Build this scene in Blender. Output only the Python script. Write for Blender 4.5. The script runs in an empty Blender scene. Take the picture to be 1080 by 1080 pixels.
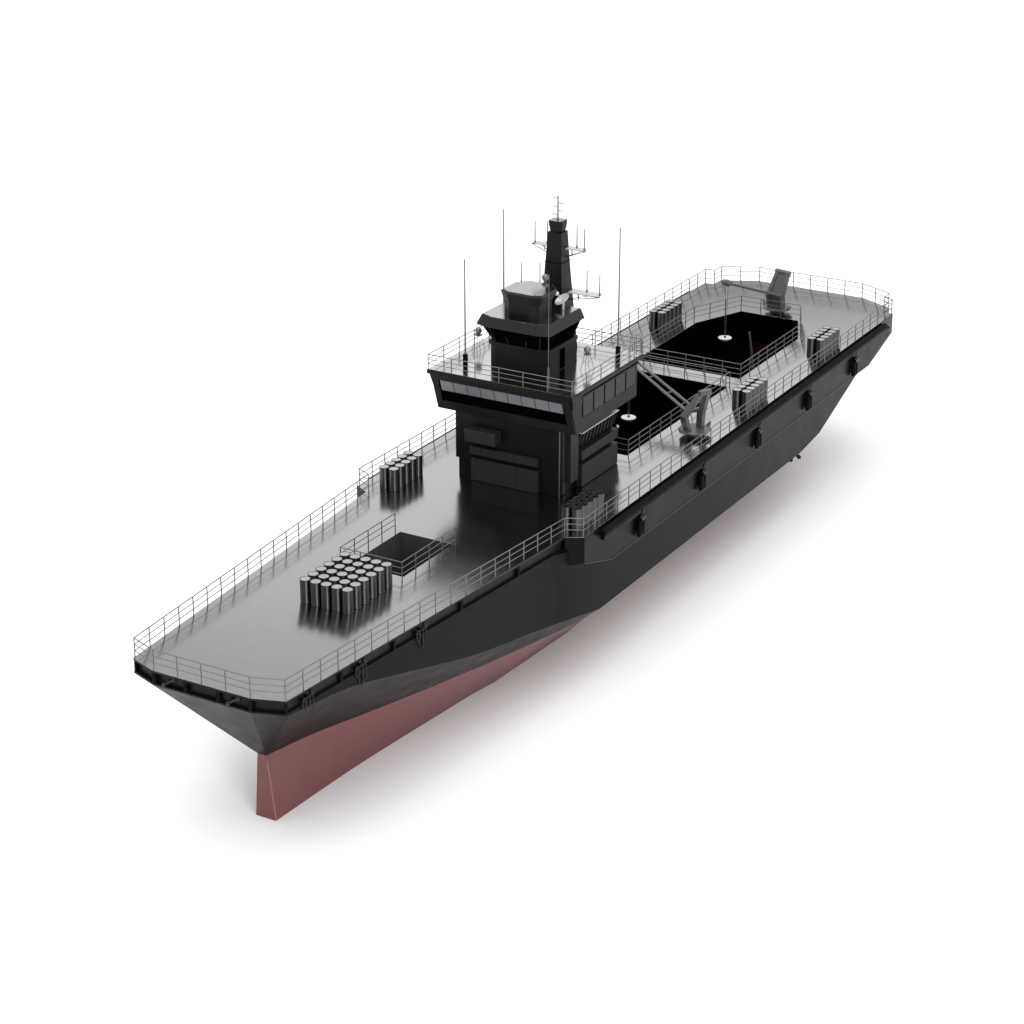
import bpy, bmesh, math, random
from mathutils import Vector, Matrix
random.seed(4)
S = bpy.context.scene
COL = S.collection
GZ = -14.86                      # height of the white ground sheet (deck plane is z = 0)

# ------------------------------------------------------------------ materials
def mat(name, col, rough=.5, metal=0., spec=.5, ior=1.5, aniso=0., var=0., scale=1., bump=0., bscale=20., rvar=0., tilt=None, coat=0.):
    m = bpy.data.materials.new(name); m.use_nodes = True
    nt = m.node_tree; N = nt.nodes; L = nt.links
    p = N['Principled BSDF']
    p.inputs['Base Color'].default_value = (*col, 1)
    p.inputs['Roughness'].default_value = rough
    p.inputs['Metallic'].default_value = metal
    p.inputs['Specular IOR Level'].default_value = spec
    p.inputs['Coat Weight'].default_value = coat; p.inputs['IOR'].default_value = ior
    if aniso:
        tg = N.new('ShaderNodeTangent'); tg.direction_type = 'RADIAL'; tg.axis = 'Z'; L.new(tg.outputs[0], p.inputs['Tangent'])
        p.inputs['Anisotropic'].default_value = aniso; p.inputs['Anisotropic Rotation'].default_value = .25
    tc = N.new('ShaderNodeTexCoord')
    if var or rvar:
        n = N.new('ShaderNodeTexNoise'); n.inputs['Scale'].default_value = scale; n.inputs['Detail'].default_value = 6
        L.new(tc.outputs['Object'], n.inputs['Vector'])
        if var:
            r = N.new('ShaderNodeMapRange'); r.inputs[1].default_value = .3; r.inputs[2].default_value = .7
            r.inputs[3].default_value = 1-var; r.inputs[4].default_value = 1+var
            L.new(n.outputs['Fac'], r.inputs[0])
            mx = N.new('ShaderNodeMix'); mx.data_type = 'RGBA'; mx.blend_type = 'MULTIPLY'; mx.inputs[0].default_value = 1
            mx.inputs[6].default_value = (*col, 1); L.new(r.outputs[0], mx.inputs[7]); L.new(mx.outputs[2], p.inputs['Base Color'])
        if rvar:
            r2 = N.new('ShaderNodeMapRange'); r2.inputs[1].default_value = .3; r2.inputs[2].default_value = .7
            r2.inputs[3].default_value = rough-rvar; r2.inputs[4].default_value = rough+rvar
            L.new(n.outputs['Fac'], r2.inputs[0]); L.new(r2.outputs[0], p.inputs['Roughness'])
    nrm = None
    if tilt:
        nrm = tilt(nt, tc)
    if bump:
        b = N.new('ShaderNodeBump'); b.inputs['Strength'].default_value = bump; b.inputs['Distance'].default_value = .05
        n2 = N.new('ShaderNodeTexNoise'); n2.inputs['Scale'].default_value = bscale; n2.inputs['Detail'].default_value = 3
        L.new(tc.outputs['Object'], n2.inputs['Vector']); L.new(n2.outputs['Fac'], b.inputs['Height'])
        if nrm: L.new(nrm, b.inputs['Normal'])
        nrm = b.outputs['Normal']
    if nrm: L.new(nrm, p.inputs['Normal'])
    return m

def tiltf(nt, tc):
    # flat deck, shading normals leaned to slant its reflections; extra lean darkens the stern
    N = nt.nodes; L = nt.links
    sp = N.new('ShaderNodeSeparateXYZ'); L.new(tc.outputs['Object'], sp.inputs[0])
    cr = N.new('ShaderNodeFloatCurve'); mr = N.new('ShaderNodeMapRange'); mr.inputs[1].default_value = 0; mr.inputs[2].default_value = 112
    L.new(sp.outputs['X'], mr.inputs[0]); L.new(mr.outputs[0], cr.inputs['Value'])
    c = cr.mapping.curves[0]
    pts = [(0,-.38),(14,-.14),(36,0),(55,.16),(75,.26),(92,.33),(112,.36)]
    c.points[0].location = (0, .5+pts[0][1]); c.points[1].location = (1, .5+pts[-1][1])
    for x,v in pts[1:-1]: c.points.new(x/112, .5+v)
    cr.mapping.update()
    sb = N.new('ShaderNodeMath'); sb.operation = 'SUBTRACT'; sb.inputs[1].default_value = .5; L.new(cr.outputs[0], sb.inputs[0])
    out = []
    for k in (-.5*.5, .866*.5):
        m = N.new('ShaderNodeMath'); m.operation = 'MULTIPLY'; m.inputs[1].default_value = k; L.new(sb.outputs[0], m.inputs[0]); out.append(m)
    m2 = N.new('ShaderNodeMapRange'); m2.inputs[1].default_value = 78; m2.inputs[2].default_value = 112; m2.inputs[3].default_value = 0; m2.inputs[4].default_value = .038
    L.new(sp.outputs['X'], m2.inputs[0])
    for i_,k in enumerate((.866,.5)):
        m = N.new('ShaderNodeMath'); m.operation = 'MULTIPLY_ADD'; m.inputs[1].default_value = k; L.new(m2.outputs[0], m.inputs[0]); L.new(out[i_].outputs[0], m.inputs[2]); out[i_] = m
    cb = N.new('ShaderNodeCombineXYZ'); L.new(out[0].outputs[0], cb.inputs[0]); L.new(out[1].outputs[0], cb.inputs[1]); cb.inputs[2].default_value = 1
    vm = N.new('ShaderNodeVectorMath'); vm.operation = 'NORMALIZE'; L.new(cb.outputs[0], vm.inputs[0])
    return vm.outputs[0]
HULL = mat('black_hull_paint', (.0036,.0038,.0038), .34, spec=.07, var=.10, scale=.5, bump=.015, bscale=3, rvar=.05)
HOUSE = mat('black_superstructure_paint', (.005,.005,.005), .38, spec=.13, var=.08, scale=.8, rvar=.04)
LOCK = mat('charcoal_locker_paint', (.017,.017,.017), .42, spec=.2, var=.05, scale=2)
TRIM = mat('dark_trim_rubber', (.0025,.0025,.0025), .6, spec=.06)
RED = mat('antifouling_red', (.16,.055,.056), .42, spec=.35, var=.06, scale=1.2, bump=.05, bscale=2.5, rvar=.05)
REDK = mat('stem_highlight_red', (.30,.13,.13), .4)  # lighter red, paints the highlight along the stem edge
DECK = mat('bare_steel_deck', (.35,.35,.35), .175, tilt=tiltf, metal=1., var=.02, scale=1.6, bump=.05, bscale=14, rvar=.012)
ROOF = mat('light_steel_roof', (.47,.47,.47), .16, metal=1., var=.03, scale=1.5, bump=.008, bscale=5)
RAILM = mat('galvanised_rail', (.13,.13,.13), .4, metal=.5, var=.1, scale=3)
DRUM = mat('dark_steel_drum', (.10,.10,.10), .38, metal=1., aniso=.7, var=.08, scale=4, rvar=.03)
LID = mat('bright_steel_lid', (.40,.40,.40), .2, metal=1., var=.06, scale=5)
CRANE = mat('grey_crane_paint', (.095,.095,.095), .33, spec=.4, metal=.35, var=.08, scale=3)
PALE = mat('pale_steel', (.55,.55,.55), .3, metal=.3)
BALLM = mat('radome_grey', (.16,.16,.16), .25, metal=.3)
GLASS = mat('bluish_window_glass', (.175,.18,.205), .25, metal=.4, spec=.4)
GLASSS = mat('side_window_glass', (.018,.019,.026), .25, metal=0, spec=.1)  # darker copy of the front glass, weaker reflection put into the colour
GLASSD = mat('black_window_glass', (.0012,.0012,.0012), .3, spec=.0, ior=1.02)
HOLDM = mat('black_hold_lining', (.0015,.0012,.001), .9, spec=.0, ior=1.0)
HOLDR = mat('dark_brown_hold_plate', (.012,.0028,.002), .6, spec=.0, ior=1.0)
PITM = mat('charcoal_hatch_lining', (.045,.045,.045), .6, spec=.1)
ROPE = mat('black_rope', (.008,.009,.009), .6, spec=.3)
BLACKM = mat('gloss_black_fitting', (.003,.003,.003), .22, spec=.3)
def matte(name, col):
    m = bpy.data.materials.new(name); m.use_nodes = True; nt = m.node_tree; nt.nodes.remove(nt.nodes['Principled BSDF'])
    d_ = nt.nodes.new('ShaderNodeBsdfDiffuse'); n_ = nt.nodes.new('ShaderNodeTexNoise'); n_.inputs['Scale'].default_value = .7
    x_ = nt.nodes.new('ShaderNodeMix'); x_.data_type = 'RGBA'; x_.inputs[6].default_value = (*[c*.7 for c in col],1); x_.inputs[7].default_value = (*[c*1.3 for c in col],1)
    nt.links.new(n_.outputs['Fac'], x_.inputs[0]); nt.links.new(x_.outputs[2], d_.inputs['Color'])
    nt.links.new(d_.outputs[0], nt.nodes['Material Output'].inputs['Surface']); return m
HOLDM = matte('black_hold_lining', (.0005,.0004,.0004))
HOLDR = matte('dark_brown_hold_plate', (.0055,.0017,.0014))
GROUND = mat('white_studio_floor', (.9,.9,.9), .9, spec=.0, var=.002, scale=.05)

# ------------------------------------------------------------------ mesh helpers
class MB:
    def __init__(s): s.v = []; s.f = []; s.sm = []
    def add(s, vs, fs, smooth=False):
        o = len(s.v); s.v += [tuple(v) for v in vs]
        for f in fs: s.f.append([i+o for i in f]); s.sm.append(smooth)
        return s
    def box(s, x0, x1, y0, y1, z0, z1):
        vs = [(x,y,z) for x in (x0,x1) for y in (y0,y1) for z in (z0,z1)]
        return s.add(vs, [(0,1,3,2),(4,6,7,5),(0,4,5,1),(2,3,7,6),(0,2,6,4),(1,5,7,3)])
    def tube(s, a, b, r, r2=None, n=8, caps=True):
        a = Vector(a); b = Vector(b); d = (b-a).normalized()
        u = d.orthogonal().normalized(); w = d.cross(u); r2 = r if r2 is None else r2
        vs = [a+(u*math.cos(t)+w*math.sin(t))*r for t in [2*math.pi*i/n for i in range(n)]]
        vs += [b+(u*math.cos(t)+w*math.sin(t))*r2 for t in [2*math.pi*i/n for i in range(n)]]
        s.add(vs, [(i,(i+1)%n,n+(i+1)%n,n+i) for i in range(n)], True)
        if caps: s.add(vs, [list(range(n))[::-1], list(range(n,2*n))])
        return s
    def path(s, pts, r, n=6, closed=False):
        k = len(pts)
        for i in range(k if closed else k-1): s.tube(pts[i], pts[(i+1)%k], r, n=n)
        return s
    def lathe(s, prof, c=(0,0,0), n=24, M=None):
        vs = []
        for r, z in prof:
            for i in range(n):
                t = 2*math.pi*i/n; v = Vector((r*math.cos(t), r*math.sin(t), z))
                if M: v = M @ v
                vs.append(v+Vector(c))
        fs = [(j*n+i, j*n+(i+1)%n, (j+1)*n+(i+1)%n, (j+1)*n+i) for j in range(len(prof)-1) for i in range(n)]
        return s.add(vs, fs, True)
    def sphere(s, c, r, n=16):
        return s.lathe([(max(r*math.sin(math.pi*i/12), 1e-4), -r*math.cos(math.pi*i/12)) for i in range(13)], c, n)
    def prism(s, bot, top):
        n = len(bot)
        return s.add(list(bot)+list(top), [(i,(i+1)%n,n+(i+1)%n,n+i) for i in range(n)]+[list(range(n))[::-1], list(range(n,2*n))])
    def slab(s, poly, z0, z1): return s.prism([(x,y,z0) for x,y in poly], [(x,y,z1) for x,y in poly])
    def build(s, name, m, parent=None, bevel=0, flip=True, angle=30):
        me = bpy.data.meshes.new(name); me.from_pydata(s.v, [], s.f)
        for p, q in zip(me.polygons, s.sm): p.use_smooth = q
        bm = bmesh.new(); bm.from_mesh(me)
        bmesh.ops.remove_doubles(bm, verts=bm.verts, dist=1e-4)
        bmesh.ops.dissolve_degenerate(bm, edges=bm.edges, dist=1e-5)
        if flip: bmesh.ops.recalc_face_normals(bm, faces=bm.faces)
        bm.to_mesh(me); bm.free()
        me.set_sharp_from_angle(angle=math.radians(angle))
        me.materials.append(m)
        o = bpy.data.objects.new(name, me); COL.objects.link(o)
        if parent is not None: o.parent = parent
        if bevel:
            b = o.modifiers.new('bevel', 'BEVEL'); b.width = bevel; b.segments = 2; b.limit_method = 'ANGLE'; b.angle_limit = math.radians(35)
        return o

def tag(o, label=None, cat=None, group=None, kind=None):
    if label: o['label'] = label
    if cat: o['category'] = cat
    if group: o['group'] = group
    if kind: o['kind'] = kind
    return o
def empty(name, loc=(0,0,0), parent=None):
    e = bpy.data.objects.new(name, None); COL.objects.link(e); e.location = loc; e.empty_display_size = .5
    if parent is not None: e.parent = parent
    return e

# ------------------------------------------------------------------ ground
g = MB(); g.add([(-3000,-3000,GZ),(3000,-3000,GZ),(3000,3000,GZ),(-3000,3000,GZ)], [(0,1,2,3)])
tag(g.build('ground', GROUND), kind='structure')

# ------------------------------------------------------------------ the ship
ship = empty('ship', (0,0,GZ))
tag(ship, 'black ship with red lower hull, grey deck and tall black bridge on white ground', 'ship')
OFF = empty('tmp')  # parts are modelled in deck coordinates and shifted once at the end
parts = []
def part(o, parent=None):
    if parent is None: o.parent = ship; o.location = (0,0,-GZ)
    return o
def B(mb, name, m, parent=None, **k):
    o = mb.build(name, m, parent, **k)
    if parent is None: part(o)
    return o

PORT = [(0,4.45),(.9,7.0),(37.0,10.0),(37.8,11.4),(108.1,11.25),(108.2,10.25),(109.9,10.15),(111.85,6.25)]
OUT = [(x,-y) for x,y in PORT] + [(x,y) for x,y in reversed(PORT)]
HOLD_A = [(80.6,-5.82),(95.1,-5.82),(100.75,-3.35),(100.75,3.35),(94.7,5.82),(80.6,5.82)]
HOLD_B = [(56.3,-5.82),(77.8,-5.82),(77.8,5.82),(56.3,5.82)]
HATCH = [(23.4,-2.6),(31.1,-2.6),(31.1,2.6),(23.4,2.6)]

def holed(outer, holes, z):
    bm = bmesh.new(); es = []
    for poly in [outer]+holes:
        vs = [bm.verts.new((x,y,z)) for x,y in poly]
        for i in range(len(vs)): es.append(bm.edges.new((vs[i], vs[(i+1)%len(vs)])))
    bmesh.ops.triangle_fill(bm, edges=es, use_beauty=True)
    vs = [tuple(v.co) for v in bm.verts]; bm.verts.index_update(); fs = [[v.index for v in f.verts] for f in bm.faces]
    bm.free(); return vs, fs
def ring(mb, poly, z0, z1, inward=False):
    n = len(poly)
    mb.add([(x,y,z0) for x,y in poly]+[(x,y,z1) for x,y in poly], [(i,(i+1)%n,n+(i+1)%n,n+i) for i in range(n)])
d = MB(); vs, fs = holed(OUT, [HOLD_A, HOLD_B, HATCH], 0.0); d.add(vs, fs)
vs, fs = holed(OUT, [HOLD_A, HOLD_B, HATCH], -.02); d.add(vs, fs)
ring(d, OUT, -.02, 0)
for h in (HOLD_A, HOLD_B, HATCH): ring(d, h, -.02, 0)
deck = B(d, 'deck', DECK)

# hull under the fascia ------------------------------------------------
Ch = [(.9,7,-1.25),(7.9,7.65,-1.85),(14.55,8.35,-3.3),(23.6,9.1,-5.5),(31.5,9.9,-6.65),(35.5,10.45,-7.2),(41,11.3,-7.95),(84,11.3,-8.05),(88.9,11.3,-7.45),(99.2,11.3,-3.7)]
Mm = [(6.95,.42,-9.15),(11.9,1.5,-9.2),(17.2,3.3,-9.2),(25.0,5.8,-9.2),(32.5,7.9,-9.2),(35.4,8.6,-9.2),(41,11.2,-8.0),(84,11.2,-8.1),(88.9,11.2,-7.5),(99.2,11.2,-3.75)]
Wl = Mm[:6]+[(41,9.0,-9.9),(84,8.0,-10.0),(90,8,-8.8),(99.4,8.5,-4.6)]
Kl = [(7.1,.95,GZ+.01),(13,1.25,GZ+.01),(19,1.64,GZ+.01),(27,2.45,GZ+.01),(33,3.1,GZ+.01),(36,3.6,GZ+.01),(48,4.3,GZ+.01),(84,3.2,GZ+.01),(92,3.6,-12.6),(103,3,-5)]
Tp = [(.9,7,-1.2),(7.9,7.58,-1.2),(14.55,8.13,-1.2),(23.6,8.89,-1.2),(31.5,9.54,-1.2),(35.5,9.88,-1.2),(41,11.3,-1.2),(84,11.3,-1.2),(88.9,11.3,-1.2),(99.2,11.3,-1.2)]
def strip(mb, A, Bq, sgn, smooth=False, i0=0, i1=None):
    A = A[i0:i1]; Bq = Bq[i0:i1]; n = len(A)
    mb.add([(x,sgn*y,z) for x,y,z in A]+[(x,sgn*y,z) for x,y,z in Bq], [(i,i+1,n+i+1,n+i) for i in range(n-1)], smooth)
def smoothline(P, k=4, last=5):
    out = []
    for i in range(len(P)-1):
        if i >= last: out.append(P[i]); continue
        p0 = Vector(P[max(i-1,0)]); p1 = Vector(P[i]); p2 = Vector(P[i+1]); p3 = Vector(P[min(i+2,last)])
        for j in range(k):
            t = j/k
            out.append(tuple(.5*((2*p1)+(-p0+p2)*t+(2*p0-5*p1+4*p2-p3)*t*t+(-p0+3*p1-3*p2+p3)*t**3)))
    out.append(P[-1]); return out
Ch, Mm, Tp, Kl2, Wl2 = [smoothline(L) for L in (Ch, Mm, Tp, Kl, Wl)]
for i in range(21): Wl2[i] = Mm[i]
h = MB()
for s in (1,-1):
    strip(h, Tp, Ch, s); strip(h, Ch, Mm, s, True)
    n0 = 20; strip(h, Mm[n0:], Wl2[n0:], s)
    h.add([(0,s*4.45,-1.2),(.9,s*7,-1.2),(6.95,s*.42,-9.15)], [(0,1,2)])
h.add([(0,4.45,-1.2),(0,-4.45,-1.2),(6.95,-.42,-9.15),(6.95,.42,-9.15)], [(0,1,2,3)])
hull = B(h, 'hull', HULL, angle=14)
r = MB()
for s in (1,-1): strip(r, Wl2, Kl2, s, True)
r.add([(6.95,.42,-9.15),(6.95,-.42,-9.15),(7.1,-.95,GZ+.01),(7.1,.95,GZ+.01)], [(0,1,2,3)])
r.add([(x,y,z) for x,y,z in Kl2]+[(x,-y,z) for x,y,z in Kl2], [(i,i+1,len(Kl2)+i+1,len(Kl2)+i) for i in range(len(Kl2)-1)])
lower = B(r, 'lower_hull', RED, angle=14)
e = MB(); e.tube((6.98,-.45,-9.6),(7.13,-.97,GZ+.1),.03,.045,n=8)
B(e, 'stem_edge', REDK)

# aft topsides (bulge) ---------------------------------------------------
bt = [(36.98,9.98,-2.7),(37.8,11.45,-2.35),(42.7,11.45,-3.87),(101.5,11.45,-3.8),(108.1,11.3,-2.1)]
bu = [(36.98,9.98,-.02),(37.8,11.45,-.02),(42.7,11.45,-.02),(101.5,11.42,-.02),(108.1,11.28,-.02)]
bi = [(36.98,9.7,-2.7),(38.5,10.2,-2.6),(42.7,11.1,-3.87),(99.5,11.1,-3.8),(106.5,10,-2.4)]
a = MB()
for s in (1,-1): strip(a, bu, bt, s); strip(a, bt, bi, s)
st_t = [(108.1,11.28),(108.2,10.25),(109.9,10.15),(111.85,6.25)]
st_t = [(x,-y) for x,y in st_t]+[(x,y) for x,y in reversed(st_t)]
st_b = [(x,y) for x,y in st_t]; n = len(st_t)
a.add([(x,y,-.02) for x,y in st_t]+[(x-.2,y,-2.1) for x,y in st_b], [(i,i+1,n+i+1,n+i) for i in range(n-1)])
lowb = [(101.5,-11.3,-3.8)]+[(99.2,y,-3.8) for y in (-9,-4,-2,2,4,9)]+[(101.5,11.3,-3.8)]
a.add([(x-.2,y,-2.1) for x,y in st_b]+lowb, [(i,i+1,n+i+1,n+i) for i in range(n-1)])
a.add([(99.2,-11.2,-3.8),(99.2,11.2,-3.8),(89,11.2,-7.45),(89,-11.2,-7.45)], [(0,1,2,3)])
B(a, 'topside', HULL, hull)
# thin moulding along the knuckle
k = MB(); k.path([(37.8,-11.5,-2.4),(42.7,-11.5,-3.87),(101.5,-11.5,-3.8)], .022, n=6)
k.path([(37.8,11.5,-2.4),(42.7,11.5,-3.87),(101.5,11.5,-3.8)], .022, n=6)
B(k, 'moulding', CRANE, hull)
# rubbing strake along the deck edge
for s in (1,-1):
    k = MB(); k.tube((40.4,s*11.72,-.52),(105.0,s*11.6,-.5),.36,n=14)
    B(k, 'rubbing_strake', TRIM)
    k = MB(); k.prism([(40.9,s*11.45,-1.35),(40.9,s*11.72,-1.35),(40.9,s*11.72,-1.05),(40.9,s*11.45,-1.05)], [(106.8,s*11.3,-1.3),(106.8,s*11.55,-1.3),(106.8,s*11.55,-1.05),(106.8,s*11.3,-1.05)])
    B(k, 'ledge', HULL, hull)

# bow fascia: recessed band with ribs -------------------------------------
FO = [(37.0,-9.98),(.9,-6.98),(0,-4.44),(0,4.44),(.9,6.98),(37.0,9.98)]
FI = [(37.0,-9.7),(1.2,-6.75),(.32,-4.35),(.32,4.35),(1.2,6.75),(37.0,9.7)]
f = MB(); n = len(FO)
f.add([(x,y,-.02) for x,y in FI]+[(x,y,-1.1) for x,y in FI], [(i,i+1,n+i+1,n+i) for i in range(n-1)])
f.add([(x,y,-1.1) for x,y in FI]+[(x,y,-1.1) for x,y in FO], [(i,i+1,n+i+1,n+i) for i in range(n-1)])
f.add([(x,y,-1.1) for x,y in FO]+[(x,y,-1.22) for x,y in FO], [(i,i+1,n+i+1,n+i) for i in range(n-1)])
f.add([(x,y,-.02) for x,y in FO]+[(x,y,-.2) for x,y in FO], [(i,i+1,n+i+1,n+i) for i in range(n-1)])
fascia = B(f, 'bulwark_band', HOUSE)
def edge_y(x): return 7.0+(x-.9)/(37-.9)*3.0
def rib(x, y, dx, dy, w=.13):
    t = Vector((dx,dy,0)).normalized(); nrm = Vector((t.y,-t.x,0))
    if nrm.dot(Vector((x-20,y,0))) < 0: nrm = -nrm
    c = Vector((x,y,0)); m_ = MB(); q = []
    for z in (-1.1,-.2):
        q.append([c+t*w*0.5+nrm*-.0+Vector((0,0,z)), c-t*w*.5+Vector((0,0,z)), c-t*w*.5-nrm*.3+Vector((0,0,z)), c+t*w*.5-nrm*.3+Vector((0,0,z))])
    m_.prism(q[0], q[1]); return m_.build('rib', TRIM, fascia)
for x in (7.3,13.7,22.4,30.3):
    for s in (1,-1): rib(x, s*(edge_y(x)-.03), 1, s*.083, .3)
for y in (4.40,1.5,-1.5,-4.40): rib(.02, y, 0, 1, .34)
for s in (1,-1): rib(.93, s*6.9, .3, s, .2)

# holds --------------------------------------------------------------------
def well(poly, depth, name, m, floor_m=None, slope=0):
    w = MB(); fl = [(x,y,-(depth-max(0,(x-80.6))*slope)) for x,y in poly]; n = len(poly)
    w.add([(x,y,-.021) for x,y in poly]+fl, [(i,(i+1)%n,n+(i+1)%n,n+i) for i in range(n)]); w.add(fl, [list(range(n))])
    return B(w, name, m, flip=False)
wa = well(HOLD_A, 7.2, 'cargo_hold', HOLDM, slope=.195); wb = well(HOLD_B, 7.2, 'cargo_hold', HOLDM)
w = MB(); w.prism([(94.5,-4.6,-4.45),(100.3,-3.3,-3.35),(100.3,1.2,-3.35),(94.5,.2,-4.45)],[(94.5,-4.6,-4.2),(100.3,-3.3,-3.1),(100.3,1.2,-3.1),(94.5,.2,-4.2)]); w.build('hold_plate', HOLDR, wa)
w = MB(); w.tube((94.0,-.73,.2),(94,-1.5,-4.7),.11,.18); w.build('hold_ladder_pole', CRANE, wa)
w = MB(); w.prism([(56.4,-5.6,-7.1),(60,-5.6,-7.1),(60,-2,-7.1),(56.4,-2,-7.1)], [(56.4,-5.6,-6.4),(60,-5.6,-6.4),(60,-2,-6.4),(56.4,-2,-6.4)])
w.build('hold_plate', HOLDR, wb)
ht = MB(); n = 4
fl = [(25.6,-1.2),(29.6,-1.2),(29.6,1.2),(25.6,1.2)]
ht.add([(x,y,-.021) for x,y in HATCH]+[(x,y,-4.6) for x,y in HATCH], [(i,(i+1)%n,n+(i+1)%n,n+i) for i in range(n)])
ht.add([(x,y,-4.6) for x,y in HATCH], [(0,1,2,3)])
hw = B(ht, 'hatchway', PITM, flip=False)
st = MB()
for i in range(10): st.box(23.5+i*.42, 23.9+i*.42, -1.3, 1.3, -.5-i*.42, -.42-i*.42)
st.build('stair', PITM, hw)

# railings -----------------------------------------------------------------
def railing(pts, H=1.65, step=2.07, z=0, closed=False, parent=None, r=.044, levels=(1,.68,.36)):
    m_ = MB(); pts = [Vector((p[0],p[1],z)) for p in pts]
    segs = list(zip(pts, pts[1:]+([pts[0]] if closed else [])))
    up = Vector((0,0,H))
    for a_, b_ in segs:
        L_ = (b_-a_).length; k_ = max(1, round(L_/step))
        for j in range(k_): p_ = a_.lerp(b_, j/k_); m_.tube(p_, p_+up, r*1.1, n=6)
        for q in levels: m_.tube(a_+up*q, b_+up*q, r if q==1 else r*.8, n=6)
    if not closed: m_.tube(pts[-1], pts[-1]+up, r*1.15, n=6)
    return B(m_, 'railing', RAILM, parent)
ED = .1
P1 = [(108.0,11.15),(37.9,11.28),(37.2,9.85),(1.0,6.88),(.1,4.4)]
edge = [(x,y) for x,y in P1]+[(x,-y) for x,y in reversed(P1)]
railing(edge)
railing([(108.0,-11.15),(108.2,-10.15),(109.85,-10.05),(111.75,-6.2),(111.75,6.2),(109.85,10.05),(108.2,10.15),(108.0,11.15)])
railing([(80.3,6.1),(94.7,6.1),(101.0,3.5),(101.0,-3.5),(95.2,-6.05),(80.3,-6.05)], closed=True)
railing([(77.75,-6.05),(56.1,-6.05),(56.1,-4.4)], step=2.16)
railing([(77.75,6.05),(56.1,6.05)], step=2.16)
railing([(78.05,5.9),(78.05,-5.5)], step=2.2)
railing([(30.9,3.0),(22.7,3.0),(22.7,-2.95),(30.9,-2.95)], step=2.05)

# deckhouse ------------------------------------------------------------------
h = MB(); h.slab([(44.5,-5.3),(54.2,-5.3),(54.2,4.98),(44.5,4.98)], 0, 1.72)
h.slab([(44.5,-5.3),(54.2,-5.3),(54.2,5.3),(44.5,5.3)], 1.723, 6.2)
house = B(h, 'deckhouse', HOUSE, bevel=.03)
h = MB(); h.tube((44.44,-5.3,0),(44.44,-5.3,6.15),.06); h.build('downpipe', CRANE, house)
def lock(x0,x1,y0,y1,z0,z1,bev=.02): m_=MB(); m_.box(x0,x1,y0,y1,z0,z1); return m_.build('locker', LOCK, house, bevel=bev)
for i in range(6):
    y = 3.5-i*1.14; lock(44.1,44.5,y-1.115,y,.03,2.08)
for i in range(6):
    y = 3.66-i*1.153; lock(44.12,44.5,y-1.13,y,2.48,3.22)
lock(43.45,44.5,.62,3.75,3.9,5.05)
for z0,z1 in ((.05,2.1),(2.55,3.42)): lock(47.4,54.15,-5.95,-5.3,z0,z1)
v = MB()
v.prism([(47.3,-5.3,3.75),(47.3,-5.55,3.75),(54.1,-5.55,3.75),(54.1,-5.3,3.75)], [(47.3,-5.3,5.1),(47.3,-5.9,5.1),(54.1,-5.9,5.1),(54.1,-5.3,5.1)])
v.build('vent_panel', LOCK, house)
v = MB(); v.box(47.25,54.2,-6.0,-5.3,5.1,5.18); 
v.build('vent_ledge', PALE, house)
v = MB()
for i in range(10):
    x = 47.6+i*.68; v.prism([(x,-5.56,3.78),(x+.09,-5.56,3.78),(x+.09,-5.66,3.78),(x,-5.66,3.78)], [(x,-5.88,5.08),(x+.09,-5.88,5.08),(x+.09,-6.0,5.08),(x,-6.0,5.08)])
v.build('vent_slat', HOUSE, house)
v = MB(); v.box(45.5,46.9,-5.85,-5.3,1.0,6.2); v.build('duct', LOCK, house, bevel=.03)
v = MB(); v.box(44.8,45.3,-5.42,-5.3,.1,6.1); v.build('pilaster', LOCK, house)
v = MB(); v.sphere((54.35,-5.8,3.5),.14,10); v.build('lamp', PALE, house)

# wheelhouse ------------------------------------------------------------------
def lerp3(a,b,t): return tuple(a[i]+(b[i]-a[i])*t for i in range(3))
wh = MB()
wb_ = [(44.35,-6.95,6.2),(55.7,-6.95,6.2),(55.7,6.95,6.2),(44.35,6.95,6.2)]
wt_ = [(43.2,-6.98,9.7),(55.7,-6.98,9.7),(55.7,6.98,9.7),(43.2,6.98,9.7)]
wh.prism(wb_, wt_)
wheel = B(wh, 'wheelhouse', HOUSE, bevel=.02)
def fx(z): return 44.35+(z-6.2)/3.5*(43.2-44.35)     # leaning front face
def frontq(mb, y0,y1,z0,z1,t):
    mb.prism([(fx(z0)-t,y0,z0),(fx(z0)+.02,y0,z0),(fx(z0)+.02,y1,z0),(fx(z0)-t,y1,z0)], [(fx(z1)-t,y0,z1),(fx(z1)+.02,y0,z1),(fx(z1)+.02,y1,z1),(fx(z1)-t,y1,z1)])
# border mouldings of the front, the black band below the windows and the ledge
for (y0,y1,z0,z1,t) in ((-6.9,6.9,9.25,9.68,.16),(-6.9,6.9,6.22,7.02,.14),(6.28,6.9,7.02,9.25,.14),(-6.9,-6.28,7.02,9.25,.14),(-6.28,6.28,7.02,7.14,.22)):
    m_ = MB(); frontq(m_, y0,y1,z0,z1,t); m_.build('window_surround', HOUSE, wheel)
m_ = MB(); frontq(m_, -6.27,6.27,7.16,8.12,.03); m_.build('black_band', GLASSD, wheel)
pw = 12.3/9
for i in range(9):
    y = 6.15-i*pw; m_ = MB(); frontq(m_, y-pw+.05, y-.03, 8.18, 9.18, .08); m_.build('window', GLASS, wheel)
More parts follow.
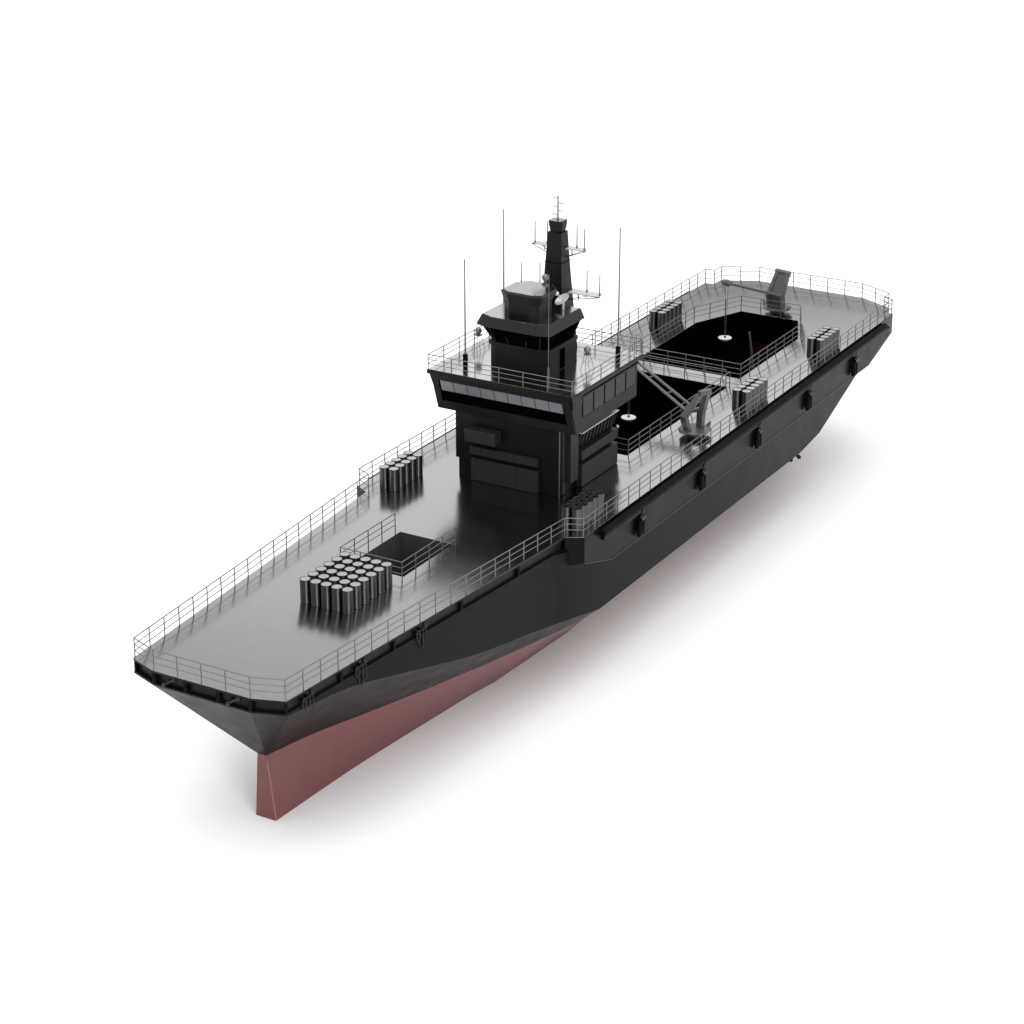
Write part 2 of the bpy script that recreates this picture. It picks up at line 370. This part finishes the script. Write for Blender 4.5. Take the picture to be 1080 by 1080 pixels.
# side windows
for s in (1,-1):
    for i in range(5):
        x = 45.5+i*2.0; y0 = s*6.97; y1 = s*7.03
        fr = MB(); fr.box(x-.08,x+1.86,min(s*6.9,s*6.995),max(s*6.9,s*6.995),7.42,9.3); w_ = fr.build('window_frame', TRIM, wheel)
        gl = MB(); gl.box(x,x+1.72,min(y0,y1),max(y0,y1),7.5,9.22); gl.build('window', GLASSS, wheel)
    m_ = MB(); m_.box(45.0,55.6,min(s*6.9,s*7.22),max(s*6.9,s*7.22),9.36,9.5); m_.build('eyebrow', HOUSE, wheel)
    m_ = MB(); m_.prism([(43.6,s*6.9,8.6),(45.2,s*6.9,8.6),(45.2,s*7.05,8.6),(43.6,s*7.05,8.6)],[(43.25,s*6.9,9.69),(45.2,s*6.9,9.69),(45.2,s*7.2,9.69),(43.25,s*7.2,9.69)])
    m_.build('corner_plate', HOUSE, wheel)
rf = MB(); rf.box(43.0,56.3,-7.3,7.3,9.7,10.06)
roof = B(rf, 'roof_slab', HOUSE, wheel, bevel=.02)
rf = MB(); rf.box(43.1,56.2,-7.2,7.2,10.06,10.1); rf.build('roof_top', ROOF, wheel)
railing([(43.1,-7.2),(56.2,-7.2),(56.2,7.2),(43.1,7.2)], H=1.35, step=2.4, z=10.1, closed=True, parent=wheel, r=.04)
l = MB()
for y in (-6.9,-6.5): l.path([(55.2,y,10.1),(55.2,y,11.7),(55.7,y,12.0),(56.3,y,11.7),(56.35,y,9.6)], .03)
for i in range(4): l.tube((56.35,-6.9,9.9+i*.4),(56.35,-6.5,9.9+i*.4),.025)
l.build('ladder', RAILM, wheel)

# upper tower -----------------------------------------------------------------
def octo(x0,x1,w,c,cb=0,cx=None):
    cx = c if cx is None else cx
    return [(x0+cx,-w),(x1-cb,-w),(x1,-w+cb),(x1,w-cb),(x1-cb,w),(x0+cx,w),(x0,w-c),(x0,-w+c)]
def loft(mb, A, za, Bp, zb): mb.prism([(x,y,za) for x,y in A], [(x,y,zb) for x,y in Bp])
t = MB(); loft(t, octo(46.35,51.7,2.98,1.05,0,.45), 10.1, octo(46.35,51.5,2.98,1.05,0,.45), 12.1)
tower = B(t, 'tower', HOUSE)
t = MB(); loft(t, octo(46.25,51.6,3.1,1.1,0,.45), 12.1, octo(46.25,51.6,3.1,1.1,0,.45), 12.5); t.build('cornice', HOUSE, tower)
A1 = octo(46.4,51.3,2.85,1.05,0,.45); A2 = octo(45.5,51.5,3.5,1.15,0,.42); A3 = octo(45.12,51.7,3.72,1.2,0,.42); A4 = octo(45.4,51.6,3.36,1.15,0,.5)
t = MB(); loft(t, A1, 12.5, A2, 14.15); t.build('lookout_glass', GLASSD, tower)
for (y) in (-2.2,-.9,.9,2.2):
    t = MB(); t.prism([(46.3,y-.05,12.5),(46.45,y-.05,12.5),(46.45,y+.05,12.5),(46.3,y+.05,12.5)], [(45.62,y*1.2-.05,14.2),(45.8,y*1.2-.05,14.2),(45.8,y*1.2+.05,14.2),(45.62,y*1.2+.05,14.2)]); t.build('mullion', HOUSE, tower)
t = MB(); loft(t, A3, 14.15, A4, 15.0); t.build('sloped_parapet', LOCK, tower)
t = MB(); t.slab(octo(45.5,51.55,3.26,1.1,0,.5), 15.0, 15.04); t.build('roof_top', ROOF, tower)
t = MB(); t.box(48.6,49.4,-3.03,-2.9,10.2,12.0); t.build('door', GLASSD, tower)
# cab
c1 = octo(46.6,49.9,1.75,.75,.6,.45); c2 = octo(46.62,50.6,2.1,.8,1.0,.45); c3 = octo(46.78,50.5,1.96,.75,1.0,.42)
t = MB(); loft(t, c1, 15.04, c1, 16.2); cab = t.build('lookout_cab', HOUSE, None); part(cab)
t = MB(); loft(t, c1, 16.2, c2, 16.95); t.build('cab_flare', HOUSE, cab)
t = MB(); loft(t, c2, 16.95, octo(46.62,50.6,2.1,.8,1.0,.45), 17.08); t.build('cab_rim', LOCK, cab)
t = MB(); t.slab(c3, 17.08, 17.14); t.build('roof_top', ROOF, cab)
t = MB(); t.box(46.7,46.78,-.7,.7,15.75,16.05); t.build('cab_panel', LOCK, cab)
# mast
def rect(x0,x1,w): return [(x0,-w),(x1,-w),(x1,w),(x0,w)]
t = MB(); loft(t, rect(52.1,54.9,1.3), 10.1, rect(52.62,54.15,.82), 18.4)
mast = B(t, 'mast', HOUSE, bevel=.02)
t = MB(); loft(t, rect(52.62,54.15,.82), 18.4, rect(52.8,54.0,.68), 21.1); t.build('upper_mast', HOUSE, mast, bevel=.02)
t = MB(); t.box(52.58,54.2,-.86,.86,18.36,18.44); t.build('collar', TRIM, mast)
t = MB(); loft(t, octo(52.9,53.9,.56,.15,.15), 21.1, octo(52.78,54.02,.68,.2,.2), 21.7); loft(t, octo(52.78,54.02,.68,.2,.2), 21.7, octo(52.75,54.05,.7,.2,.2), 22.1); t.build('mast_cap', HOUSE, mast)
t = MB(); t.slab(octo(52.82,53.98,.62,.18,.18), 22.1, 22.13); t.build('cap_plate', ROOF, mast)
t = MB(); t.tube((53.4,0,22.1),(53.4,0,24.3),.075,.06)
for i,z in enumerate((22.6,22.95,23.3,23.65,24.05)): t.tube((53.4,0,z),(53.4,.5*(-1 if i%2 else 1),z),.04)
t.build('top_antenna', CRANE, mast)
def yard(z, hw, x0, x1, poles, hp, zb):
    y_ = MB(); y_.slab([(x0+.1,-hw),(x1,-hw+.25),(x1,hw-.25),(x0+.1,hw),(x0-.1,.9),(x0-.1,-.9)], z, z+.05)
    o = y_.build('yard', PALE, mast)
    for s in (1,-1):
        b_ = MB(); b_.tube((x0,s*(hw-.1),z-.02),(x0+.1,s*.8,z-zb),.035); b_.tube((x1-.2,s*(hw-.35),z-.02),(x0+.4,s*.8,z-zb),.03)
        b_.tube((x0,s*hw*.5,z),(x0+.05,s*hw*.5,z-zb*.55),.05)
        b_.tube((x0,s*.8,z-.01),(x0+.1,s*hw,z-.01),.035)
        b_.build('yard_brace', TRIM, mast)
    for (px,py) in poles:
        for s in (1,-1):
            q = MB(); q.tube((px,s*py,z+.05),(px,s*py,z+.2),.09); q.tube((px,s*py,z+.2),(px,s*py,z+.05+hp),.055,.045); q.build('pole_antenna', CRANE, mast)
yard(19.55, 2.75, 53.5, 54.35, [(53.75,2.5),(54.2,1.5)], 1.95, .75)
yard(15.55, 4.15, 53.5, 54.75, [(53.9,4.0),(54.5,2.4)], 1.95, .7)
# small radome and dish
t = MB(); t.lathe([(.12,0),(.1,.25),(.2,.3)], (51.1,-.05,17.0)); t.sphere((51.1,-.05,17.45),.33)
t.tube((51.1,-.05,15.04),(51.1,-.05,17.1),.08)
rd = B(t, 'radome', BALLM)
t = MB()
Md = Matrix.Rotation(math.radians(-58),3,'Y') @ Matrix.Rotation(0,3,'X')
dirv = Vector((-.45,.35,.8)).normalized(); Md = dirv.to_track_quat('Z','Y').to_matrix()
dc = Vector((50.6,-2.15,15.75))
t.lathe([(1e-3,0),(.3,.04),(.55,.13),(.72,.24),(.7,.27),(.53,.18),(.3,.09),(1e-3,.05)], dc, 28, Md)
t.tube(dc, dc+dirv*.75, .03); t.sphere(dc+dirv*.8+Vector((-.1,.1,.1)), .2, 12); t.tube((50.6,-2.15,15.04), dc, .12,.1)
B(t, 'dish_antenna', PALE)

# whip antennas & ball tripods on the wheelhouse roof
def whip(x,y,H,mirror=False):
    b_ = MB(); b_.box(x-.16,x+.16,y-.16,y+.16,10.1,10.65); b_.box(x-.19,x+.19,y-.19,y+.19,10.65,10.72); b_.box(x-.16,x+.16,y-.16,y+.16,10.72,11.2)
    o = B(b_, 'whip_antenna', TRIM)
    q = MB(); q.tube((x,y,11.2),(x,y,10.1+H),.085,.055); q.build('whip_rod', RAILM, o)
    return o
whip(45.4,4.77,9.75); whip(54.0,-5.88,12.0); whip(54.0,5.88,12.0)
q = MB(); q.tube((43.9,-4.45,10.1),(43.9,-4.45,12.0),.1); q.tube((43.9,-4.45,12.0),(43.9,-4.45,20.3),.032,.025); B(q, 'whip_antenna', CRANE)
def ball(x,y):
    q = MB(); q.sphere((x,y,11.95),.32); q.tube((x,y,11.6),(x,y,11.75),.12); o = B(q, 'radar_ball', BALLM)
    l_ = MB()
    for i in range(4):
        t_ = math.pi/4+i*math.pi/2; u = Vector((math.cos(t_),math.sin(t_),0))
        l_.tube(Vector((x,y,11.55))+u*.25, Vector((x,y,10.1))+u*.62, .022, n=5)
        t2 = t_+math.pi/2; u2 = Vector((math.cos(t2),math.sin(t2),0))
        l_.tube(Vector((x,y,11.0))+u*.4, Vector((x,y,10.55))+u2*.52, .014, n=4)
    l_.lathe([(.01,11.52),(.35,11.52),(.35,11.58),(.01,11.58)], (x,y,0), 10)
    l_.build('tripod', RAILM, o)
ball(49.7,6.0); ball(49.9,-5.0)

# cranes ------------------------------------------------------------------------
def crane(cx, cy, tip, root, closed):
    c_ = empty('deck_crane', (cx,cy,-GZ), ship)
    T = lambda p: (p[0]-cx,p[1]-cy,p[2])
    q = MB(); q.lathe([(.01,0),(.72,0),(.8,.1),(.74,.22),(.78,.3),(1.4,.42),(1.52,.55),(1.48,.6),(.9,.62),(.01,.62)], (0,0,0), 32); q.build('pedestal', CRANE, c_)
    dx = Vector((tip[0]-cx, tip[1]-cy, 0)).normalized(); nn = Vector((-dx.y,dx.x,0))
    if nn.y < 0: nn = -nn
    # upturned horns on the flange
    for s in (1,-1):
        q = MB(); b0 = nn*s*1.35
        q.prism([b0+dx*.35+Vector((0,0,.5)), b0-dx*.35+Vector((0,0,.5)), b0-dx*.3+nn*s*.2+Vector((0,0,.45)), b0+dx*.3+nn*s*.2+Vector((0,0,.45))],
                [b0+dx*.08+nn*s*.42+Vector((0,0,1.0)), b0-dx*.08+nn*s*.42+Vector((0,0,1.0)), b0-dx*.08+nn*s*.5+Vector((0,0,.98)), b0+dx*.08+nn*s*.5+Vector((0,0,.98))])
        q.build('horn', CRANE, c_)
    # two bent side arms converging to a head tube
    H = 4.25
    def arm(s, w0, wm, w1, x0, xm, x1, th=.2, d0=.42, d1=.3):
        q = MB(); lv = [(w0,x0,.62,d0),(wm,xm,1.9,d0*1.05),(w1,x1,H,d1)]
        rows = []
        for (w_,xx,z,dd) in lv:
            c = nn*s*w_+dx*xx+Vector((0,0,z)); rows.append([c+dx*dd+nn*th, c-dx*dd+nn*th, c-dx*dd-nn*th, c+dx*dd-nn*th])
        q.prism(rows[0], rows[1]); q.prism(rows[1], rows[2]); return q.build('side_arm', CRANE, c_, bevel=.03)
    w1 = .62 if closed else .42
    if closed: arm(1,.75,.85,.62,.1,.3,-.85); arm(-1,.72,.66,.62,.1,.2,-.85); hc = -dx*.88+Vector((0,0,H)); hw_ = .9
    else: arm(1,.75,.98,-.3,.1,.35,-.5); arm(-1,.72,.75,1.0,.1,.1,-.5); hc = -dx*.52-nn*.65+Vector((0,0,H)); hw_ = .62
    q = MB(); q.tube(hc-nn*hw_, hc+nn*hw_, .3, n=16); q.build('head_tube', CRANE, c_, bevel=.03)
    q = MB(); r_ = Vector(T(root)); q.tube(r_-nn*.7, r_+nn*.7, .22, n=12); q.build('pivot', CRANE, c_)
    if closed:
        q = MB(); a0 = dx*.42+Vector((0,0,.62)); a1 = dx*.55+Vector((0,0,1.9)); a2 = -dx*.6+Vector((0,0,H-.1))
        for p_,q_ in ((a0,a1),(a1,a2)):
            q.prism([p_+nn*.7,p_-nn*.7,p_-nn*.7-dx*.1,p_+nn*.7-dx*.1],[q_+nn*.62,q_-nn*.62,q_-nn*.62-dx*.1,q_+nn*.62-dx*.1])
        q.build('front_plate', CRANE, c_)
    # boom: two parallel tubes with ties and a sheave head
    bo = empty('boom', (0,0,0), c_)
    tt = Vector(T(tip)); bv = (tt-r_).normalized()
    for s in (1,-1):
        q = MB(); q.tube(r_+nn*s*.48, tt+nn*s*.38, .17, .13, n=10); q.build('boom_tube', CRANE, bo)
    for f_ in (.35,.65,.9): p_ = r_.lerp(tt,f_); q = MB(); q.tube(p_-nn*.42,p_+nn*.42,.07); q.build('boom_tie', CRANE, bo)
    q = MB()
    q.tube(tt-nn*.5,tt+nn*.5,.3,n=16); q.tube(tt-nn*.12,tt+nn*.12,.36,n=16)
    q.build('sheave', PALE if not closed else CRANE, bo)
    return nn
def hookblock(tip, zb, nn, label):
    hb = empty('hook_block', (tip[0],tip[1],zb))
    tag(hb, label, 'hook block', 'saucer hook blocks hanging from the deck cranes')
    q = MB(); q.lathe([(.02,-.3),(.3,-.27),(.6,-.1),(.74,.08),(.72,.12),(.5,.13),(.02,.14)], (0,0,0), 28); q.build('saucer', mat('white_saucer_paint',(.5,.5,.5),.35) if 'white_saucer_paint' not in bpy.data.materials else bpy.data.materials['white_saucer_paint'], hb)
    q = MB(); q.lathe([(.12,.14),(.12,.24),(.02,.26)], (0,0,0), 12); q.build('hook_eye', TRIM, hb)
    for s in (1,-1):
        q = MB(); q.tube(nn*s*.05+Vector((0,0,.24)), nn*s*.2+Vector((0,0,tip[2]-zb)), .025, n=6); q.build('cable', RAILM, hb)
    return hb
tip1 = (69.6,.9,4.2); tip2 = (93.4,1.8,5.4)
nn1 = crane(64.2,-8.8,tip1,(64.5,-8.3,2.2),False)
nn2 = crane(102.4,-.1,tip2,(102.2,-.3,1.95),True)
hookblock((tip1[0],tip1[1],tip1[2]-GZ), -1.9-GZ, nn1, 'white saucer hook block hanging on two cables over the hold just behind the bridge').location.z += GZ
hookblock((tip2[0],tip2[1],tip2[2]-GZ), -.75-GZ, nn2, 'white saucer hook block hanging on two cables over the farther hold near the stern').location.z += GZ

# hull fittings -------------------------------------------------------------------
def fairlead(x, y, tx, ty, rope=True, hang=1.5, k=1):
    t_ = Vector((tx,ty,0)).normalized(); o_ = Vector((t_.y,-t_.x,0)); c = Vector((x,y,-.62))
    if o_.dot(Vector((x-20,y,0))) < 0: o_ = -o_
    q = MB(); q.tube(c-t_*.42+o_*.02+Vector((0,0,-.18*k)), c+t_*.42+o_*.12+Vector((0,0,.2*k)), .1, n=10)
    q.sphere(c-t_*.42+Vector((0,0,-.18*k))+o_*.02, .21, 10); q.sphere(c+t_*.42+o_*.12+Vector((0,0,.2*k)), .21, 10)
    q.tube(c-o_*.2, c+o_*.14, .12, n=8)
    f_ = B(q, 'fairlead', BLACKM)
    if rope:
        for k_,(dx_,w_,h_) in enumerate(((-.15,.3,hang),(.25,.24,hang*.85),(-.55,.25,hang*.5))):
            m_ = MB(); pts = [c+t_*(dx_+w_*math.cos(a_))+o_*(.22+.02*k_)+Vector((0,0,.1-h_*.5+h_*.5*math.sin(a_)-.0)) for a_ in [2*math.pi*i/18 for i in range(18)]]
            m_.path(pts, .045, n=5, closed=True); m_.build('rope_loop', ROPE, f_)
for s in (1,-1):
    for x in (3.3,9.5,17.0): fairlead(x, s*(edge_y(x)-.1), 1, s*.083, True, 1.7)
fairlead(.12,3.0,0,1,False,k=-1.4); fairlead(.12,-2.9,0,1,False,k=-1.4)
def fender(x, s):
    y = s*11.45; q = MB()
    q.tube((x,y,-1.75),(x,y+s*.3,-1.75),.3,n=12); q.tube((x-.35,y+s*.32,-1.8),(x+.35,y+s*.32,-1.7),.26,n=12)
    q.tube((x-.1,y+s*.2,-1.7),(x+.35,y+s*.3,-.95),.07,.05)
    o = B(q, 'fender_bracket', BLACKM)
    for dx_ in (-.3,.22):
        m_ = MB(); m_.lathe([(.02,0),(.2,.1),(.26,.5),(.24,1.2),(.16,1.6),(.02,1.7)], (x+dx_,y+s*.28,-3.5+(.1 if dx_>0 else 0)), 14); m_.build('hanging_fender', TRIM, o)
for x in (47.7,60.1,72.4,84.6,96.6):
    for s in (1,-1): fender(x, s)
# propellers and struts under the stern
for s in (1,-1):
    q = MB(); q.tube((90,s*6,-12.4),(94.6,s*6,-12.8),.35,.3,n=14); q.lathe([(.32,0),(.25,.4),(.01,.65)],(94.7,s*6,-12.8),14,Matrix.Rotation(math.pi/2,3,'Y'))
    q.prism([(92,s*6-.15,-12.4),(94,s*6-.15,-12.4),(94,s*6+.15,-12.4),(92,s*6+.15,-12.4)],[(90,s*6-.2,-8),(93,s*6-.2,-7),(93,s*6+.2,-7),(90,s*6+.2,-8)])
    o = B(q, 'propeller_shaft', RED)
    for k_ in range(4):
        t_ = k_*math.pi/2+.3; u = Vector((0,math.cos(t_),math.sin(t_))); w_ = Vector((0,-u.z,u.y)); c = Vector((94.8,s*6,-12.8))
        m_ = MB(); p = []
        for (rr,ww,tw) in ((.25,.2,.9),(.5,.36,.6),(.8,.34,.4),(1.0,.12,.3)):
            p.append([c+u*rr+w_*ww*math.cos(tw)+Vector((ww*math.sin(tw),0,0)), c+u*rr-w_*ww*math.cos(tw)-Vector((ww*math.sin(tw),0,0))])
        vs = []; 
        for a_,b_ in p: vs += [a_+Vector((.03,0,0)), b_+Vector((.03,0,0)), b_-Vector((.03,0,0)), a_-Vector((.03,0,0))]
        fs = [(4*i+j,4*i+(j+1)%4,4*(i+1)+(j+1)%4,4*(i+1)+j) for i in range(3) for j in range(4)]+[(0,1,2,3),(12,13,14,15)]
        m_.add(vs, fs); m_.build('propeller_blade', BLACKM, o)

# drums -----------------------------------------------------------------------------
HD = 2.0
def make_drum():
    e_ = empty('steel_drum')
    q = MB(); q.lathe([(.01,0),(.42,0),(.44,.03),(.44,HD-.06),(.45,HD-.05),(.45,HD),(.41,HD),(.41,HD-.03)], (0,0,0), 28); q.build('drum_body', DRUM, e_)
    q = MB(); q.lathe([(.409,HD-.03),(.39,HD-.012),(.01,HD-.012)], (0,0,0), 28); q.build('drum_lid', LID, e_)
    return e_
proto = make_drum(); used = [False]
def put_drum(x, y, label, group):
    if not used[0]: r_ = proto; used[0] = True
    else:
        r_ = proto.copy(); COL.objects.link(r_)
        for ch in proto.children: c_ = ch.copy(); COL.objects.link(c_); c_.parent = r_
    r_.location = (x,y,0); r_.rotation_euler = (0,0,random.uniform(0,6.28))
    tag(r_, label, 'drum', group)
cols5 = ['first','second','third','fourth','fifth']; rows6 = ['front','second','third','fourth','fifth','rearmost']
for i in range(6):
    for j in range(5):
        put_drum(15.6+i*1.11, 1.5-j*1.0, f'{cols5[j]} drum from the left in the {rows6[i]} row of the foredeck block', 'thirty steel drums standing in a block on the foredeck')
clusters = [(38.7,9.15,'at the left railing before the bridge','steel drums beside the left railing ahead of the bridge'),
            (90.5,8.9,'left of the farther hold','steel drums beside the far railing left of the farther hold'),
            (38.9,-9.1,'in the shade beside the bridge','steel drums in the shade at the hull step'),
            (72.6,-9.2,'just behind the nearer crane','steel drums between the near crane and the farther hold'),
            (90.6,-9.2,'on the right nearest the stern','steel drums nearest the stern on the right side')]
pos5 = ['frontmost','second','middle','fourth','rearmost']
for (x,y,where,grp) in clusters:
    for i in range(5):
        for j in range(2):
            put_drum(x+i*.98, y-j*1.0, f'{pos5[i]} drum, {"left" if j==0 else "right"} file, cluster {where}', grp)

bpy.data.objects.remove(OFF)
# deck coordinates -> put the whole model so that the deck plane stays z = 0: the ship's root sits on the ground
# ------------------------------------------------------------------ world & lights
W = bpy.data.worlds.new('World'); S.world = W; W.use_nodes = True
nt = W.node_tree; N = nt.nodes; L = nt.links
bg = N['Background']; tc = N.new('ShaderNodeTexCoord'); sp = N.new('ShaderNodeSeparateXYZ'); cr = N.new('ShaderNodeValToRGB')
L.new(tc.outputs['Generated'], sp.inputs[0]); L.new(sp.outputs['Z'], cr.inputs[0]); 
# low sky dimmed on the camera side, added to darken the drum sides
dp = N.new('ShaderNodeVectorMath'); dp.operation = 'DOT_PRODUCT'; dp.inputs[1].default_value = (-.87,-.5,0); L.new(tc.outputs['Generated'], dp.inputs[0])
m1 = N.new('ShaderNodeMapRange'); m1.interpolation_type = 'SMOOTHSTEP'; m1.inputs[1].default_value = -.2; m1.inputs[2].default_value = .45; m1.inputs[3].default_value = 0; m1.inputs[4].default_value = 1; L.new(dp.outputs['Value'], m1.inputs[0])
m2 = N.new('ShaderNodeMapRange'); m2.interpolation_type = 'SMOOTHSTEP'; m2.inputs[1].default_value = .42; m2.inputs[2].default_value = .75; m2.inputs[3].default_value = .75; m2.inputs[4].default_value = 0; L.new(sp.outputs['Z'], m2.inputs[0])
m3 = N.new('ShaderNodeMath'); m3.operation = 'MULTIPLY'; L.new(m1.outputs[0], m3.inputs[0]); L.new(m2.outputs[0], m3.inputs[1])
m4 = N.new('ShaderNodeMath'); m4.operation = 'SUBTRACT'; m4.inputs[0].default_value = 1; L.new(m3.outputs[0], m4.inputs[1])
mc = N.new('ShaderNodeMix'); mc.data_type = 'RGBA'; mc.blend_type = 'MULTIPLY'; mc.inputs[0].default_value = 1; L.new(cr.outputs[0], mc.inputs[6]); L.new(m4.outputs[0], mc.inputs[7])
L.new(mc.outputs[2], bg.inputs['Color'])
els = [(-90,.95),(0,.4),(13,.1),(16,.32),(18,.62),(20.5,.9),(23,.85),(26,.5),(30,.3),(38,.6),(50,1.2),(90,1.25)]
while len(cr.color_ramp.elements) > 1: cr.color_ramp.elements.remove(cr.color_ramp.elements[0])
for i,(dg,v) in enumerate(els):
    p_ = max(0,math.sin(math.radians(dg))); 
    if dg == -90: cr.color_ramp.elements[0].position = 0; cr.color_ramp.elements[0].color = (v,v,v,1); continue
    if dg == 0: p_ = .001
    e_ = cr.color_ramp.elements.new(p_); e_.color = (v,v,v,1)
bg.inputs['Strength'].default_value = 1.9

def area(name, loc, target, size, power, col=(1,1,1)):
    l_ = bpy.data.lights.new(name, 'AREA'); l_.shape = 'RECTANGLE'; l_.size = size[0]; l_.size_y = size[1]; l_.energy = power; l_.color = col
    o = bpy.data.objects.new(name, l_); COL.objects.link(o); o.location = loc
    o.rotation_euler = (Vector(target)-Vector(loc)).to_track_quat('-Z','Y').to_euler(); return o
area('softbox', (-125,-180,76), (20,0,5), (70,145), 2.7e5)

# ------------------------------------------------------------------ camera
cd = bpy.data.cameras.new('Camera'); cam = bpy.data.objects.new('Camera', cd); COL.objects.link(cam)
cd.sensor_width = 36; cd.lens = 2429.155/1080*36; cd.clip_end = 8000; cd.clip_start = 1
cam.location = (-118.6768,-95.2793,76.9923)
yaw = .526201; pit = .398365
fw = Vector((math.cos(pit)*math.cos(yaw), math.cos(pit)*math.sin(yaw), -math.sin(pit)))
cam.rotation_euler = fw.to_track_quat('-Z','Y').to_euler()
S.camera = cam
S.view_settings.view_transform = 'Standard'; S.view_settings.look = 'None'; S.view_settings.exposure = 0; S.view_settings.gamma = 1
S.render.engine = 'CYCLES'
